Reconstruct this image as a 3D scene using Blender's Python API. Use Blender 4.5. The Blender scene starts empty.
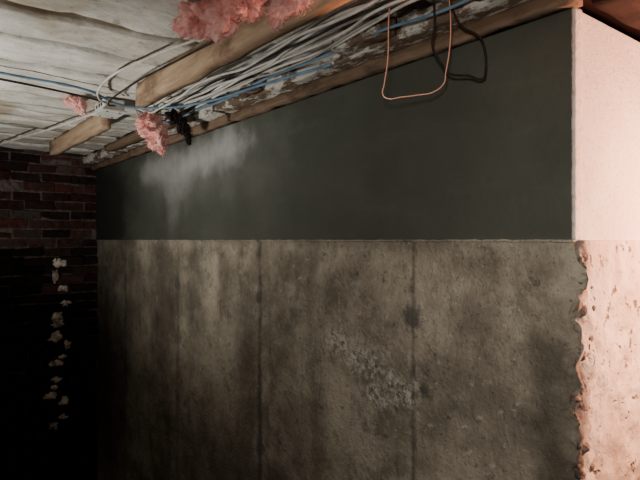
import bpy, bmesh, math, random
from mathutils import Vector, noise
random.seed(7)
S=bpy.context.scene
COL=S.collection
EYE=2.1

# ---------------- material helpers ----------------
class M:
    def __init__(s,name,rough=0.9):
        s.m=bpy.data.materials.new(name); s.m.use_nodes=True
        s.t=s.m.node_tree; s.n=s.t.nodes; s.l=s.t.links
        s.b=s.n['Principled BSDF']; s.b.inputs['Roughness'].default_value=rough
        s.b.inputs['Specular IOR Level'].default_value=0.2
        s.pos=s.n.new('ShaderNodeTexCoord').outputs['Object']
    def vm(s,op,a,b):
        x=s.n.new('ShaderNodeVectorMath'); x.operation=op
        s.l.new(a,x.inputs[0])
        if isinstance(b,(tuple,list)): x.inputs[1].default_value=b
        else: s.l.new(b,x.inputs[1])
        return x
    def mt(s,op,a,b=None,clamp=False):
        x=s.n.new('ShaderNodeMath'); x.operation=op; x.use_clamp=clamp
        for i,v in enumerate((a,b)):
            if v is None: continue
            if isinstance(v,(int,float)): x.inputs[i].default_value=v
            else: s.l.new(v,x.inputs[i])
        return x.outputs[0]
    def noise(s,scale,detail=6,rough=0.6,stretch=(1,1,1),off=(0,0,0)):
        v=s.vm('MULTIPLY',s.pos,stretch).outputs[0]
        v=s.vm('ADD',v,off).outputs[0]
        x=s.n.new('ShaderNodeTexNoise'); x.inputs['Scale'].default_value=scale
        x.inputs['Detail'].default_value=detail; x.inputs['Roughness'].default_value=rough
        s.l.new(v,x.inputs['Vector']); return x.outputs['Fac']
    def rng(s,v,a,b,c=0,d=1):
        x=s.n.new('ShaderNodeMapRange'); x.interpolation_type='SMOOTHSTEP'
        s.l.new(v,x.inputs['Value'])
        for k,q in zip(('From Min','From Max','To Min','To Max'),(a,b,c,d)): x.inputs[k].default_value=q
        return x.outputs['Result']
    def mix(s,f,a,b,mode='MIX'):
        x=s.n.new('ShaderNodeMix'); x.data_type='RGBA'; x.blend_type=mode
        if isinstance(f,(int,float)): x.inputs[0].default_value=f
        else: s.l.new(f,x.inputs[0])
        for i,v in ((6,a),(7,b)):
            if isinstance(v,tuple): x.inputs[i].default_value=(*v,1)
            else: s.l.new(v,x.inputs[i])
        return x.outputs[2]
    def ell(s,c,r,namp=0.6,nscale=6,a=1.0,b=0.5,detail=5):
        v=s.vm('SUBTRACT',s.pos,c).outputs[0]
        v=s.vm('DIVIDE',v,r).outputs[0]
        x=s.n.new('ShaderNodeVectorMath'); x.operation='LENGTH'; s.l.new(v,x.inputs[0])
        n=s.noise(nscale,detail,0.65,off=(c[0]*3.1,c[1],c[2]*2.3))
        n=s.mt('MULTIPLY',s.mt('SUBTRACT',n,0.5),namp*2)
        d=s.mt('ADD',x.outputs['Value'],n)
        return s.rng(d,b,a,1,0)
    def color(s,c):
        if isinstance(c,tuple): s.b.inputs['Base Color'].default_value=(*c,1)
        else: s.l.new(c,s.b.inputs['Base Color'])
    def bump(s,h,strength=0.5,dist=0.01):
        x=s.n.new('ShaderNodeBump'); x.inputs['Strength'].default_value=strength
        x.inputs['Distance'].default_value=dist
        s.l.new(h,x.inputs['Height']); s.l.new(x.outputs[0],s.b.inputs['Normal'])

def simple(name,c1,c2,scale=20,rough=0.8,bump=0.3,stretch=(1,1,1),dist=0.004):
    m=M(name,rough); n=m.noise(scale,6,0.65,stretch)
    m.color(m.mix(m.rng(n,0.35,0.65),c1,c2)); m.bump(n,bump,dist); return m.m

def mat_parge():
    m=M('dark_parge',0.66); m.b.inputs['Specular IOR Level'].default_value=0.35
    n1=m.noise(2.2,7,0.6); n2=m.noise(45,4,0.7); tr=m.noise(6,7,0.7,(0.35,1,1.6),(2,2,2))
    c=m.mix(m.rng(n1,0.3,0.7),(0.052,0.057,0.044),(0.074,0.079,0.062))
    c=m.mix(m.rng(tr,0.5,0.7,0,0.35),c,(0.098,0.104,0.084))
    c=m.mix(m.rng(n2,0.62,0.8,0,0.25),c,(0.12,0.12,0.10))
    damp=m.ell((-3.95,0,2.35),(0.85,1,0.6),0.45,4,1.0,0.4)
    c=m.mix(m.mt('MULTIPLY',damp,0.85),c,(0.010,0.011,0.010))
    haze=m.ell((-2.25,0,2.53),(1.1,1,0.28),0.45,4,1.15,-0.1)
    c=m.mix(m.mt('MULTIPLY',haze,0.50),c,(0.25,0.26,0.24))
    for (x,z,rx,rz,k) in ((-1.95,2.585,0.38,0.12,0.75),(-2.28,2.55,0.34,0.11,0.6),(-2.80,2.57,0.38,0.13,0.55),(-2.55,2.35,0.14,0.24,0.2),(-2.50,2.47,0.28,0.13,0.4)):
        e=m.ell((x,0,z),(rx,1,rz),1.0,5,1.25,-0.1,10)
        c=m.mix(m.mt('MULTIPLY',e,k),c,(0.48,0.49,0.47))
    m.color(c); m.bump(m.mt('ADD',n2,m.mt('ADD',m.noise(9,4),tr)),0.35,0.006); return m.m

def mat_concrete():
    m=M('poured_concrete',0.88)
    n1=m.noise(1.7,9,0.68); st=m.noise(5,7,0.65,(1,1,0.18)); fine=m.noise(60,5,0.7)
    med=m.noise(9,7,0.72,off=(4,1,2)); sp=m.noise(26,6,0.75,off=(1,7,3))
    c=m.mix(m.rng(n1,0.38,0.62),(0.20,0.172,0.130),(0.47,0.42,0.325))
    c=m.mix(m.rng(st,0.5,0.70,0,0.45),c,(0.12,0.100,0.073))
    c=m.mix(m.rng(med,0.50,0.66,0,0.65),c,(0.14,0.122,0.094))
    c=m.mix(m.rng(m.noise(3.3,8,0.75,off=(7,1,5)),0.53,0.66,0,0.5),c,(0.53,0.48,0.385))
    c=m.mix(m.rng(sp,0.57,0.66,0,0.6),c,(0.55,0.505,0.41))
    c=m.mix(m.rng(m.noise(21,6,0.75,off=(9,2,9)),0.57,0.66,0,0.7),c,(0.09,0.08,0.063))
    c=m.mix(m.rng(fine,0.58,0.68,0,0.7),c,(0.085,0.075,0.06))
    for x,w,k in ((-0.558,0.016,.6),(-1.537,0.035,.75),(-2.5,0.05,.35),(-3.45,0.05,.4)):
        s=m.ell((x,0,1.2),(w,1,2.4),1.1,11,1.0,0.0)
        c=m.mix(m.mt('MULTIPLY',s,k),c,(0.06,0.052,0.041))
    for x,z,w,h,k in ((-2.25,1.8,0.20,0.5,0.7),(-2.75,1.7,0.30,0.7,0.6),(-1.9,1.9,0.12,0.35,0.55),(-1.66,1.5,0.16,0.6,0.5),(-0.06,1.6,0.12,0.9,0.7),(-0.9,2.09,0.9,0.04,0.35),(-1.25,1.3,.3,.3,.5),(-.3,1.85,.12,.12,.3),(-1.6,0.7,2.2,.6,.6),(-1.0,1.9,.1,.15,.35)):  # stains, plus painted shade: wide low vignette patch and strip beside the corner
        s=m.ell((x,0,z),(w,1,h),0.9,6,1.0,0.1,8)
        c=m.mix(m.mt('MULTIPLY',s,k),c,(0.070,0.057,0.042))
    for x,z,r in ((-0.560,1.838,0.055),(-1.545,1.826,0.045),(-0.51,1.60,0.030),(-1.53,1.10,0.05),(-2.5,1.83,0.05)):
        s=m.ell((x,0,z),(r,1,r*1.0),0.8,24,1.05,0.45)
        c=m.mix(m.mt('MULTIPLY',s,0.8),c,(0.085,0.083,0.078))
    pale=m.rng(m.noise(30,7,0.75,off=(6,6,6)),0.46,0.56)
    dark=m.rng(m.noise(44,6,0.7,off=(1,6,2)),0.53,0.60)
    for x,z,rx,rz in ((-0.97,1.70,0.13,0.07),(-0.80,1.64,0.17,0.085),(-0.62,1.59,0.14,0.075),(-0.74,1.53,0.14,0.06)):
        hm=m.ell((x,0,z),(rx,1,rz),1.0,13,1.05,0.2,7)
        c=m.mix(m.mt('MULTIPLY',m.mt('MULTIPLY',hm,pale),0.75),c,(0.62,0.59,0.51))
        c=m.mix(m.mt('MULTIPLY',m.mt('MULTIPLY',hm,dark),0.75),c,(0.07,0.065,0.058))
    d=m.ell((-4.2,0,1.1),(1.9,1.5,1.9),0.4,3,1.0,0.1)  # light falloff painted into the colour, near black at far left
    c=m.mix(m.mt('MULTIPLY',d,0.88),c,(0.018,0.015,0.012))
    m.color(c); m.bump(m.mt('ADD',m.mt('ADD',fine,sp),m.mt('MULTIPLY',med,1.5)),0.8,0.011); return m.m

def mat_endface():
    m=M('end_concrete',0.92); n=m.noise(4,5,0.6,(1,1,.5)); f=m.noise(55,4,0.6); g=m.noise(11,6,0.65,(1,1,.6),(3,3,1))
    c=m.mix(m.rng(n,0.38,0.62),(0.52,0.42,0.33),(0.70,0.61,0.52))
    c=m.mix(m.rng(g,0.52,0.66,0,0.5),c,(0.36,0.25,0.19))
    c=m.mix(m.rng(f,0.60,0.67,0,0.6),c,(0.22,0.15,0.115))
    pit=m.noise(28,3,0.5,off=(8,1,1))
    c=m.mix(m.rng(pit,0.64,0.70,0,0.85),c,(0.10,0.065,0.05))
    e=m.ell((0.0,0,1.2),(0.09,0.070,2.4),0.9,12,1.0,0.2)  # shade along the corner edge, painted into the end face colour
    c=m.mix(m.mt('MULTIPLY',e,0.85),c,(0.085,0.05,0.038))
    b=m.ell((0.0,0.2,0.6),(0.5,0.6,0.95),0.3,5,1.0,0.3)  # lamp falloff put into the colour, darker towards the base
    c=m.mix(m.mt('MULTIPLY',b,0.5),c,(0.2,0.13,0.10))
    h=m.mt('SUBTRACT',m.mt('ADD',g,m.mt('MULTIPLY',f,.6)),m.rng(pit,0.6,0.7))
    m.color(c); m.bump(h,0.7,0.010); return m.m
def mat_plaster_end():
    m=M('end_plaster',0.85); n=m.noise(4,6,0.6); f=m.noise(70,7,0.8); s=m.noise(16,7,0.75,off=(1,2,3))
    c=m.mix(m.rng(n,0.3,0.7),(0.78,0.67,0.60),(0.88,0.81,0.74))
    c=m.mix(m.rng(s,0.54,0.68,0,0.4),c,(0.66,0.48,0.41))
    c=m.mix(m.rng(f,0.53,0.62,0,0.6),c,(0.50,0.33,0.27))
    m.color(c); m.bump(f,0.9,0.009); return m.m
def mat_white():
    m=M('whitewash_wood',0.85)
    n=m.noise(6,8,0.7,(1,0.6,1)); r=m.noise(1.7,6,0.65,off=(3.4,0,0)); f=m.noise(40,6,0.75,(1,0.5,1)); q=m.noise(13,7,0.75,off=(2,5,0))
    c=m.mix(m.rng(n,0.35,0.65),(0.52,0.50,0.44),(0.82,0.80,0.73))
    c=m.mix(m.rng(r,0.50,0.66,0,0.7),c,(0.38,0.28,0.155))
    c=m.mix(m.rng(q,0.56,0.68,0,0.55),c,(0.22,0.185,0.14))
    c=m.mix(m.rng(f,0.59,0.68,0,0.6),c,(0.15,0.125,0.10))
    m.color(c); m.bump(m.mt('ADD',m.mt('ADD',n,q),f),0.6,0.010); return m.m
def mat_rim():
    m=M('chipped_whitewash',0.88)
    n=m.noise(10,8,0.75,(0.5,1,1)); f=m.noise(34,6,0.75,(0.5,1,1))
    c=m.mix(m.rng(n,0.46,0.53),(0.16,0.11,0.075),(0.60,0.58,0.52))
    c=m.mix(m.rng(f,0.54,0.66,0,0.8),c,(0.07,0.048,0.038))
    m.color(c); m.bump(m.mt('ADD',n,f),0.8,0.012); return m.m
def mat_wood(name,a,b,dk,str=(0.08,1,1)):
    m=M(name,0.78); n=m.noise(26,8,0.7,str); k=m.noise(5,7,0.7,(0.6,1,1)); q=m.noise(9,8,0.75,(0.4,1,1),(4,4,4))
    c=m.mix(m.rng(n,0.35,0.65),a,b); c=m.mix(m.rng(k,0.50,0.66,0,0.75),c,dk)
    c=m.mix(m.rng(q,0.56,0.68,0,0.4),c,tuple(min(.8,v*1.25+.06) for v in b) if b[0]>.1 else b)
    m.color(c); m.bump(m.mt('ADD',n,q),0.6,0.006); return m.m
def mat_brick():
    m=M('old_brick',0.92)
    at=m.n.new('ShaderNodeAttribute'); at.attribute_name='bcol'
    n=m.noise(25,7,0.75); n2=m.noise(5,8,0.75)
    base=m.mix(m.rng(n,0.35,0.65),(0.45,0.42,0.40),(1.3,1.25,1.25))
    c=m.mix(1.0,at.outputs['Color'],base,'MULTIPLY')
    c=m.mix(m.rng(n2,0.46,0.62,0,0.65),c,m.mix(1.0,at.outputs['Color'],(0.95,1.8,2.0),'MULTIPLY'))
    m.color(c); m.bump(n,0.9,0.014); return m.m

MP=mat_parge(); MC=mat_concrete(); ME=mat_endface(); MPE=mat_plaster_end(); MW=mat_white(); MR=mat_rim()
MJ=mat_wood('joist_wood',(0.35,0.235,0.15),(0.54,0.39,0.26),(0.17,0.10,0.065))
MS=mat_wood('sill_wood',(0.13,0.085,0.052),(0.22,0.15,0.10),(0.05,0.034,0.024))
MD=mat_wood('dark_subfloor',(0.014,0.005,0.005),(0.028,0.011,0.010),(0.006,0.003,0.003),(1,0.1,1))
MB=mat_brick()
MMort=simple('mortar',(0.06,0.045,0.04),(0.15,0.12,0.11),30)
MDrip=simple('lime_mortar',(0.18,0.15,0.12),(0.80,0.72,0.62),18)
MFl=simple('floor_dirt',(0.05,0.045,0.04),(0.10,0.09,0.075),6)
MCave=simple('plain_block',(0.05,0.042,0.036),(0.09,0.075,0.066),5)
def mat_pink():
    m=M('pink_fiberglass',1.0); n=m.noise(14,6,0.7); f=m.noise(90,5,0.75)
    c=m.mix(m.rng(n,0.35,0.65),(0.82,0.34,0.30),(0.95,0.60,0.55))
    c=m.mix(m.rng(f,0.56,0.72,0,0.5),c,(0.58,0.18,0.15))
    m.color(c); m.bump(f,0.6,0.006)
    return m.m
MPk=mat_pink()
MCw=simple('white_cable_sheath',(0.50,0.48,0.43),(0.72,0.70,0.65),14,0.5,0.1)
MCg=simple('grey_cable_sheath',(0.28,0.27,0.25),(0.40,0.39,0.36),14,0.5,0.1)
MCb=simple('blue_cable_sheath',(0.10,0.18,0.26),(0.17,0.28,0.38),14,0.5,0.1)
MCk=simple('black_cable_sheath',(0.012,0.012,0.012),(0.04,0.036,0.03),14,0.5,0.1)
MCu=M('copper_metal',0.4); MCu.color((0.80,0.42,0.31)); MCu.b.inputs['Metallic'].default_value=0.4; MCu=MCu.m
MIr=simple('rusty_iron',(0.012,0.008,0.007),(0.03,0.018,0.015),60,0.7,0.2)
MBx=simple('box_plastic',(0.55,0.55,0.5),(0.74,0.74,0.70),20,0.5,0.1)
MHole=simple('knockout_dark',(0.02,0.02,0.02),(0.03,0.03,0.03))
MRub=simple('aggregate_stone',(0.06,0.04,0.032),(0.26,0.19,0.15),60)

# ---------------- mesh helpers ----------------
def obj(name,bm,mats,smooth=False,parent=None):
    me=bpy.data.meshes.new(name); bm.normal_update(); bm.to_mesh(me); bm.free()
    for m in (mats if isinstance(mats,list) else [mats]): me.materials.append(m)
    o=bpy.data.objects.new(name,me); COL.objects.link(o)
    return o
def add_box(bm,lo,hi,mi=0,bev=0.0,jit=0.0):
    r=bmesh.ops.create_cube(bm,size=1); vs=r['verts']
    for v in vs:
        v.co=Vector([ (lo[i]+hi[i])/2+v.co[i]*(hi[i]-lo[i]) for i in range(3)])
        if jit: v.co+=Vector([random.uniform(-jit,jit) for _ in range(3)])
    fs=set(f for v in vs for f in v.link_faces)
    for f in fs: f.material_index=mi
    if bev:
        es=list(set(e for v in vs for e in v.link_edges))
        r2=bmesh.ops.bevel(bm,geom=es,offset=bev,segments=2,affect='EDGES',profile=0.6)
        for f in r2['faces']: f.material_index=mi
    return vs
def rough_box(bm,lo,hi,step,amp,freq,mi=0,seed=0,off=None):
    n=[max(1,int(round((hi[i]-lo[i])/step[i]))) for i in range(3)]
    cache={}
    def V(i,j,k):
        key=(i,j,k)
        if key not in cache:
            p=Vector([lo[a]+(hi[a]-lo[a])*q/n[a] for a,q in enumerate((i,j,k))])
            d=noise.noise_vector(p*freq+Vector((seed,seed*.7,0)))*amp+noise.noise_vector(p*freq*3.3+Vector((0,seed,3)))*amp*0.4
            cache[key]=bm.verts.new(p+d)
        return cache[key]
    def F(*a):
        f=bm.faces.new(a); f.material_index=mi; f.smooth=True
    for i in range(n[0]):
        for j in range(n[1]):
            F(V(i,j,0),V(i,j+1,0),V(i+1,j+1,0),V(i+1,j,0))
            F(V(i,j,n[2]),V(i+1,j,n[2]),V(i+1,j+1,n[2]),V(i,j+1,n[2]))
    for i in range(n[0]):
        for k in range(n[2]):
            F(V(i,0,k),V(i+1,0,k),V(i+1,0,k+1),V(i,0,k+1))
            F(V(i,n[1],k),V(i,n[1],k+1),V(i+1,n[1],k+1),V(i+1,n[1],k))
    for j in range(n[1]):
        for k in range(n[2]):
            F(V(0,j,k),V(0,j,k+1),V(0,j+1,k+1),V(0,j+1,k))
            F(V(n[0],j,k),V(n[0],j+1,k),V(n[0],j+1,k+1),V(n[0],j,k+1))

XL=-4.18; YN=-3.2; XR=2.2; YF=1.8; ZC=2.84; WT=1.2
# ---------- wall_back ----------
bm=bmesh.new()
path=[]
x=XL
while x<0.012: path.append((x,0.0,0)); x+=(0.011 if x<-0.12 else 0.005) if x>-1.6 else 0.02
y=0.0
while y<0.55: path.append((0.018,y,1)); y+=0.005 if y<0.10 else 0.009
path.append((0.018,WT,1))
zs=[]; z=0
while z<EYE: zs.append(z); z+=0.02 if z<1.0 else 0.008
zs.append(EYE)
honey=[(-0.95,1.69,0.09,0.03),(-0.80,1.635,0.12,0.045),(-0.62,1.585,0.12,0.045),(-0.72,1.545,0.07,0.02)]
grid=[]
for (px,py,side) in path:
    colv=[]
    for z in zs:
        p=Vector((px,py,z)); q=Vector((px,py,z))
        if side==0:
            d=0.005*noise.noise(p*3)+0.0015*noise.noise(p*17)
            for sx in (-0.558,-1.537,-2.5,-3.45):
                dx=px-sx+0.006*noise.noise(Vector((sx,0,z*9)))
                d+=0.007*(0.6+noise.noise(Vector((sx*3,2,z*14))))*math.exp(-(dx/0.007)**2)-0.002*math.exp(-((dx-0.02)/0.015)**2)
            h=0
            for (hx,hz,rx,rz) in honey:
                h=max(h,math.exp(-((px-hx)/rx)**2-((z-hz)/rz)**2))
            if h>0.05:
                k=max(0,noise.noise(p*22)+0.05)
                d+=h*k*(0.012+0.022*noise.noise(p*60)+0.010*noise.noise(p*110))
            for (hx,hz) in ((-0.560,1.838),(-1.545,1.826)):
                r=math.hypot(px-hx,z-hz)
                d-=0.006*math.exp(-(r/0.030)**2)*(1+1.5*noise.noise(p*50))
            q.y+=d
        dist=(-px if side==0 else py)
        e=max(0,1-dist/0.070); e=e*e
        nv=noise.noise_vector(p*9)*0.010+noise.noise_vector(p*22+Vector((2,1,3)))*0.014+noise.noise_vector(p*55)*0.009
        if side==1:
            q.x+=(1-0.5*e)*(0.010*noise.noise(p*6)+0.010*noise.noise(p*14)+0.005*noise.noise(p*35)+0.003*noise.noise(p*80))-0.005
        q.x+=nv.x*e-0.006*e; q.y+=nv.y*e+0.012*e; q.z+=nv.z*e*0.5
        if z==zs[-1] or z==0: q.z=z
        colv.append(bm.verts.new(q))
    grid.append(colv)
for i in range(len(grid)-1):
    s=path[i+1][2]
    for j in range(len(zs)-1):
        f=bm.faces.new((grid[i][j],grid[i+1][j],grid[i+1][j+1],grid[i][j+1])); f.smooth=True
        f.material_index=1 if s else 0
cap=[g[-1] for g in grid]
inner=[bm.verts.new((min(v.co.x,-0.05),max(v.co.y,0.05) if v.co.y<0.05 or v.co.x<0 else v.co.y,EYE)) for v in cap]
for i in range(len(cap)-1):
    try: bm.faces.new((cap[i],cap[i+1],inner[i+1],inner[i])).material_index=1
    except Exception: pass
add_box(bm,(XL,-0.008,EYE-0.003),(0.0,WT,2.70),2,0.004)
for f in bm.faces:
    if f.material_index==2 and f.calc_center_median().x>-0.003: f.material_index=3
rough_box(bm,(-0.004,-0.0095,EYE),(0.005,0.028,2.70),(0.012,0.01,0.008),0.0016,60,3)
rough_box(bm,(XL,-0.011,EYE-0.006),(0.0,0.0,EYE+0.001),(0.02,0.012,0.008),0.0025,30,0)
for i in range(90):
    z=random.uniform(0.9,2.05); r=random.uniform(0.005,0.013)
    if 1.45<z<1.9: r*=1.3
    p=Vector((random.uniform(-0.004,0.008),random.uniform(0.015,0.085),z))
    rr=bmesh.ops.create_icosphere(bm,subdivisions=2,radius=r)
    sc=Vector((random.uniform(.6,1),random.uniform(.7,1.2),random.uniform(.6,1.3)))
    for v in rr['verts']:
        v.co=v.co*(1+0.45*noise.noise(v.co*70+Vector((i*2,0,0)))); v.co=Vector((v.co.x*sc.x,v.co.y*sc.y,v.co.z*sc.z))+p
    for f in set(f for v in rr['verts'] for f in v.link_faces): f.material_index=4
wall_back=obj('wall_back',bm,[MC,ME,MP,MPE,MRub])

# ---------- wall_left : old brick, with lime mortar smears ----------
bm=bmesh.new(); lay=bm.loops.layers.color.new('bcol')
def paint(vs,c):
    for v in vs:
        for l in v.link_loops: l[lay]=(*c,1)
row=0; z=0.0
while z<2.82:
    y=-0.004
    first=True
    while y>YN+0.01:
        L=(0.100 if (first and row%2) else 0.205)+random.uniform(-.012,.012)
        first=False
        y1=max(y-L,YN)
        lower=z<2.0
        jx=random.uniform(-.010,.012)+(0.03*max(0,noise.noise(Vector((0,y*3,z*4))))+0.02 if lower else 0)
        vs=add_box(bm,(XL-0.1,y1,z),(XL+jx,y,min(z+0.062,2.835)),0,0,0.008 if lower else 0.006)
        k=random.uniform(.45,1.25); w=random.random()
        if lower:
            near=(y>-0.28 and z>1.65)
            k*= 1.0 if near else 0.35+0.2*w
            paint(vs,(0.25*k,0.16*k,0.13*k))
        else:
            paint(vs,(0.29*k,0.16*k+0.06*w*k,0.145*k+0.06*w*k))
        y-=L+0.014
    row+=1; z+=0.0757
add_box(bm,(XL-0.12,YN,0),(XL-0.010,0,2.84),1)
sp=[]
z=1.92
while z>0.45:
    sp.append((z,random.uniform(.012,.045),random.uniform(.015,.055))); z-=random.uniform(0.05,0.14)
for i,(z,ry,rz) in enumerate(sp):
    yy=-0.27+random.uniform(-.07,.07)-0.05*(1.9-z)/1.4
    rr=bmesh.ops.create_icosphere(bm,subdivisions=4,radius=1)
    for v in rr['verts']:
        k=1+1.1*noise.noise(v.co*1.4+Vector((i*3,0,0)))+0.4*noise.noise(v.co*4+Vector((i*3,0,0)))
        v.co=Vector((XL+0.028+v.co.x*0.014,yy+v.co.y*ry*k*1.0,z+v.co.z*rz*k*0.8))
    for f in set(f for v in rr['verts'] for f in v.link_faces): f.material_index=2; f.smooth=True
obj('wall_left',bm,[MB,MMort,MDrip])

# ---------- other room surfaces ----------
def boxobj(name,lo,hi,mat):
    bm=bmesh.new(); add_box(bm,lo,hi); return obj(name,bm,mat)
boxobj('floor',(XL-0.1,YN-0.1,-0.1),(XR+0.1,YF+0.1,0.0),MFl)
boxobj('wall_front',(XL-0.1,YN-0.1,0),(XR+0.1,YN,3.0),MCave)
boxobj('wall_right',(XR,YN,0),(XR+0.1,YF,3.0),MCave)
boxobj('wall_far',(0.0,YF,0),(XR,YF+0.1,3.0),MCave)
boxobj('wall_passage',(-0.1,WT,0),(0.0,YF,3.0),MCave)

# ---------- ceiling ----------
bm=bmesh.new()
x=XL-0.02; i=0
while x<0.02:
    w=random.choice((0.20,0.26,0.30)); dz=random.uniform(-0.035,0.012)
    rough_box(bm,(x,YN,ZC+dz),(x+w-random.uniform(0.012,0.026),0.0,ZC+0.05+dz),(0.03,0.04,0.05),0.012,6,0,i*2.3)
    x+=w; i+=1
while x<XR:
    w=0.18
    rough_box(bm,(x,YN,ZC-0.01),(x+w-0.006,YF,ZC+0.04),(0.09,0.2,0.05),0.003,7,1,i)
    x+=w; i+=1
add_box(bm,(XL-0.1,YN-0.1,ZC+0.07),(XR+0.1,YF+0.1,ZC+0.12),1)
obj('ceiling',bm,[MW,MD])
bm=bmesh.new()
rough_box(bm,(0.03,0.02,2.705),(0.55,YF,2.82),(0.03,0.05,0.05),0.012,12)
obj('header_beam',bm,MD)

bm=bmesh.new()
rough_box(bm,(XL,-0.05,2.700),(0.02,0.0,2.742),(0.02,0.025,0.014),0.008,13,0,3)
rough_box(bm,(XL,-0.12,2.742),(0.02,0.0,2.80),(0.02,0.02,0.02),0.010,12,1,5)
for a,b in ((-0.75,-0.52),(-1.5,-1.3),(-2.4,-2.2),(-0.2,-0.02)):
    rough_box(bm,(a,-0.20,2.75),(b,-0.12,2.80),(0.02,0.02,0.02),0.009,14,1 if a<-.3 else 0,a)
rough_box(bm,(-3.3,-0.20,2.735),(-2.0,-0.13,2.775),(0.06,0.03,0.03),0.004,6,0,8)
obj('sill_beam',bm,[MS,MR])

def joist(name,x0,x1,y0,y1,z0,z1,sd):
    bm=bmesh.new(); rough_box(bm,(x0,y0,z0),(x1,y1,z1),(0.05,0.025,0.027),0.006,7,0,sd)
    return obj(name,bm,MJ)
joist('ceiling_joist',-1.80,1.3,-0.51,-0.46,2.715,2.815,1)
joist('ceiling_joist',-3.62,-2.38,-0.49,-0.44,2.715,2.81,2)

# ---------- cables ----------
def curve(name,splines,mats):
    cu=bpy.data.curves.new(name,'CURVE'); cu.dimensions='3D'; cu.bevel_depth=1.0; cu.bevel_resolution=3
    cu.use_fill_caps=True; cu.resolution_u=6
    for m in mats: cu.materials.append(m)
    for pts,r,mi in splines:
        s=cu.splines.new('BEZIER'); s.bezier_points.add(len(pts)-1); s.material_index=mi
        for b,p in zip(s.bezier_points,pts):
            b.co=p; b.handle_left_type=b.handle_right_type='AUTO'; b.radius=r
    o=bpy.data.objects.new(name,cu); COL.objects.link(o); return o
CM=[MCw,MCg,MCb,MCk]
sp=[]
spec=[(-0.24,2.748,0,.0050),(-0.262,2.742,1,.004),(-0.285,2.75,0,.0055),(-0.30,2.738,0,.0045),(-0.325,2.752,0,.005),(-0.345,2.742,3,.004),(-0.365,2.75,1,.0045),(-0.385,2.74,0,.005),(-0.20,2.745,2,.005),(-0.275,2.765,3,.0045),(-0.335,2.766,0,.005),(-0.41,2.756,0,.0045),(-0.31,2.775,1,.004)]
for k,(y,z,mi,r) in enumerate(spec):
    pts=[]; x=-2.15+0.06*(k%4)
    while x<1.4:
        t=(x+2.1)/3
        pts.append((x,y+0.05*noise.noise(Vector((x*1.8,k*5.1,0)))+0.012*noise.noise(Vector((x*7,k*5.1,0)))+ (0.06*(0.35-t) if k%3==0 else 0),
                    z+0.022*noise.noise(Vector((x*2.4,k*3.3,4))))); x+=0.13
    pts.insert(0,(-2.02,-0.455+0.004*k,2.765))
    sp.append((pts,r,mi))
curve('cable_bundle',sp,CM)
sp=[]
sp.append(([(-1.84,YN+.4,2.795),(-1.85,-2,2.79),(-1.83,-1.4,2.788),(-1.85,-1.0,2.78),(-1.86,-0.7,2.77),(-1.92,-0.53,2.74),(-1.86,-0.40,2.735),(-1.6,-0.27,2.73),(-1.2,-0.21,2.73),(-0.8,-0.16,2.725)],0.0055,2))
sp.append(([(-1.90,YN+.4,2.79),(-1.92,-1.5,2.785),(-1.95,-1.0,2.78),(-1.98,-0.7,2.77),(-1.99,-0.58,2.76)],0.005,3))
sp.append(([(-1.99,-0.56,2.75),(-1.9,-0.64,2.75),(-1.7,-0.68,2.77),(-1.3,-0.63,2.785),(-0.9,-0.56,2.78),(-0.3,-0.54,2.79)],0.005,0))
sp.append(([(-1.99,-0.54,2.75),(-1.9,-0.60,2.73),(-1.6,-0.60,2.75),(-1.2,-0.55,2.77),(-0.9,-0.53,2.77)],0.004,3))
sp.append(([(-3.9,-0.8,2.785),(-3.4,-0.72,2.78),(-2.8,-0.62,2.77),(-2.25,-0.55,2.765)],0.006,0))
curve('electrical_cable',sp,CM)

cx=-0.32; cy=-0.25
ux,uy=0.617,0.787
def W(a,z,o=0): return (cx+ux*a-uy*o,cy+uy*a+ux*o,z)
curve('copper_wire',[([W(-.070,2.79),W(-.076,2.70),W(-.078,2.60),W(-.088,2.53),W(-.092,2.503),W(-.082,2.492),W(-.04,2.495),W(.0,2.500),W(.05,2.510),W(.078,2.535),W(.082,2.56),W(.092,2.62),W(.096,2.70),W(.09,2.79)],0.0018,0)],[MCu])
curve('iron_wire',[([W(.052,2.79,.02),W(.056,2.70,.02),W(.050,2.64,.02),W(.072,2.60,.02),W(.095,2.568,.02),W(.15,2.560,.02),W(.193,2.553,.02),W(.197,2.565,.02),W(.192,2.65,.02),W(.182,2.668,.02),W(.13,2.70,.02),W(.105,2.75,.02),W(.09,2.80,.02)],0.0032,0)],[MIr])

# junction box
bm=bmesh.new()
add_box(bm,(-2.20,-0.575,2.742),(-2.04,-0.475,2.795),0,0.006)
add_box(bm,(-2.21,-0.585,2.734),(-2.03,-0.465,2.743),0,0.002)
for xx,yy in ((-2.18,-0.555),(-2.06,-0.555),(-2.18,-0.495),(-2.06,-0.495)):
    r=bmesh.ops.create_cone(bm,segments=12,radius1=0.005,radius2=0.005,depth=0.004,cap_ends=True)
    for v in r['verts']: v.co+=Vector((xx,yy,2.733))
    for f in set(f for v in r['verts'] for f in v.link_faces): f.material_index=1
for xx in (-2.16,-2.12,-2.08):
    r=bmesh.ops.create_cone(bm,segments=14,radius1=0.009,radius2=0.009,depth=0.004,cap_ends=True)
    for v in r['verts']: v.co=Vector((v.co.x+xx,-0.5755+v.co.z,2.77+v.co.y))
    for f in set(f for v in r['verts'] for f in v.link_faces): f.material_index=1
obj('junction_box',bm,[MBx,MHole])

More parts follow.
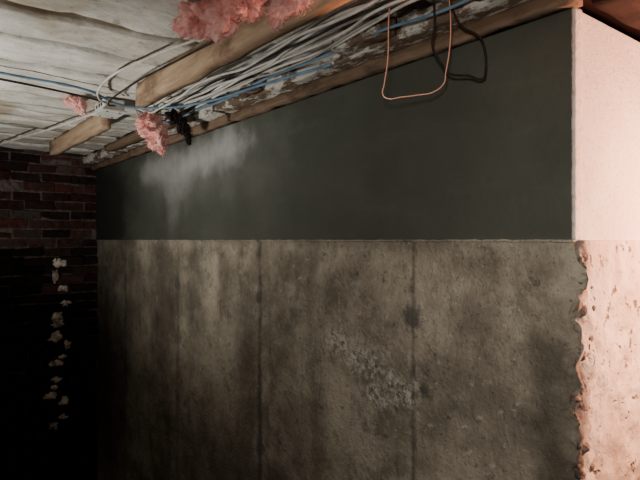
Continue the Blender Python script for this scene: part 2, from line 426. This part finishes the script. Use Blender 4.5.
# ---------- insulation ----------
def fluff(name,parts,mat,nf=1400,wf=0.00045):
    bm=bmesh.new()
    for k,(c,r) in enumerate(parts):
        c=Vector(c); rr=bmesh.ops.create_icosphere(bm,subdivisions=5,radius=1)
        sd=Vector((c.x*17,c.y*13,k*7.7))
        def rad(d): return 1+0.75*noise.noise(d*1.5+sd)+0.40*noise.noise(d*3.2+sd)+0.16*noise.noise(d*8+sd)
        for v in rr['verts']:
            d=v.co.copy(); f=rad(d)+0.06*noise.noise(d*20+sd)
            v.co=Vector((c.x+d.x*r[0]*f,c.y+d.y*r[1]*f,c.z+d.z*r[2]*f))
        for q in range(nf):
            d=Vector([random.gauss(0,1) for _ in range(3)]).normalized(); f=rad(d)*random.uniform(.93,1.03)
            p=c+Vector((d.x*r[0],d.y*r[1],d.z*r[2]))*f
            dirv=(d*0.6+Vector([random.gauss(0,.8) for _ in range(3)])).normalized()
            w=dirv.cross(Vector((random.random()-.5,random.random()-.5,random.random()-.5))).normalized()*wf
            L=random.uniform(0.008,0.03); prev=None
            for s in range(5):
                a=bm.verts.new(p-w); b=bm.verts.new(p+w)
                if prev: bm.faces.new((prev[0],prev[1],b,a))
                prev=(a,b); dirv=(dirv+Vector([random.gauss(0,.5) for _ in range(3)])).normalized(); p=p+dirv*L/4
    for f in bm.faces: f.smooth=True
    return obj(name,bm,mat)
fluff('fiberglass_insulation',[((-0.80,-0.67,2.755),(.075,.045,.042)),((-0.70,-0.645,2.74),(.07,.04,.050)),((-0.60,-0.62,2.75),(.06,.035,.04))],MPk)
fluff('fiberglass_insulation',[((-0.56,-0.545,2.735),(.045,.016,.03)),((-0.47,-0.545,2.745),(.05,.016,.03))],MPk)
fluff('fiberglass_insulation',[((-1.99,-0.35,2.665),(.05,.065,.05)),((-1.98,-0.33,2.60),(.038,.043,.05)),((-1.99,-0.38,2.70),(.03,.045,.03))],MPk)
fluff('fiberglass_insulation',[((-2.15,-0.69,2.775),(.04,.035,.02)),((-2.10,-0.67,2.745),(.025,.025,.035))],MPk,700)
fluff('black_rag',[((-1.80,-0.32,2.69),(.02,.03,.03)),((-1.77,-0.29,2.65),(.013,.025,.04)),((-1.75,-0.27,2.60),(.008,.012,.035))],MIr,300,0.0008)

# ---------- lights ----------
def look(o,t):
    d=Vector(t)-o.location; o.rotation_euler=d.to_track_quat('-Z','Y').to_euler()
def light(name,kind,loc,energy,color,target=None,**kw):
    l=bpy.data.lights.new(name,kind); l.energy=energy; l.color=color
    for k,v in kw.items(): setattr(l,k,v)
    o=bpy.data.objects.new(name,l); COL.objects.link(o); o.location=loc
    if target: look(o,target)
    return o
light('work_light','POINT',(0.55,0.55,2.16),140,(1.0,0.47,0.29),shadow_soft_size=0.04)
light('flashlight','SPOT',(0.75,-1.5,2.2),80,(1.0,0.96,0.89),(-0.50,0,2.02),spot_size=math.radians(75),spot_blend=1.0,shadow_soft_size=0.04)
light('ceiling_fill','SPOT',(-1.7,-2.0,1.5),150,(1.0,0.96,0.89),(-2.3,-0.95,2.84),spot_size=math.radians(118),spot_blend=1.0,shadow_soft_size=0.08)  # added fill spot, brightens the left ceiling and upper brick
w=bpy.data.worlds.new('World'); S.world=w; w.use_nodes=True
w.node_tree.nodes['Background'].inputs[0].default_value=(0.02,0.018,0.018,1)
w.node_tree.nodes['Background'].inputs[1].default_value=0.3

cam=bpy.data.cameras.new('camera'); cam.sensor_width=36; cam.lens=546/640*36; cam.clip_start=0.02
co=bpy.data.objects.new('camera',cam); COL.objects.link(co)
co.location=(0.704,-1.39,EYE); co.rotation_euler=(math.radians(90),0,math.radians(51.9))
S.camera=co
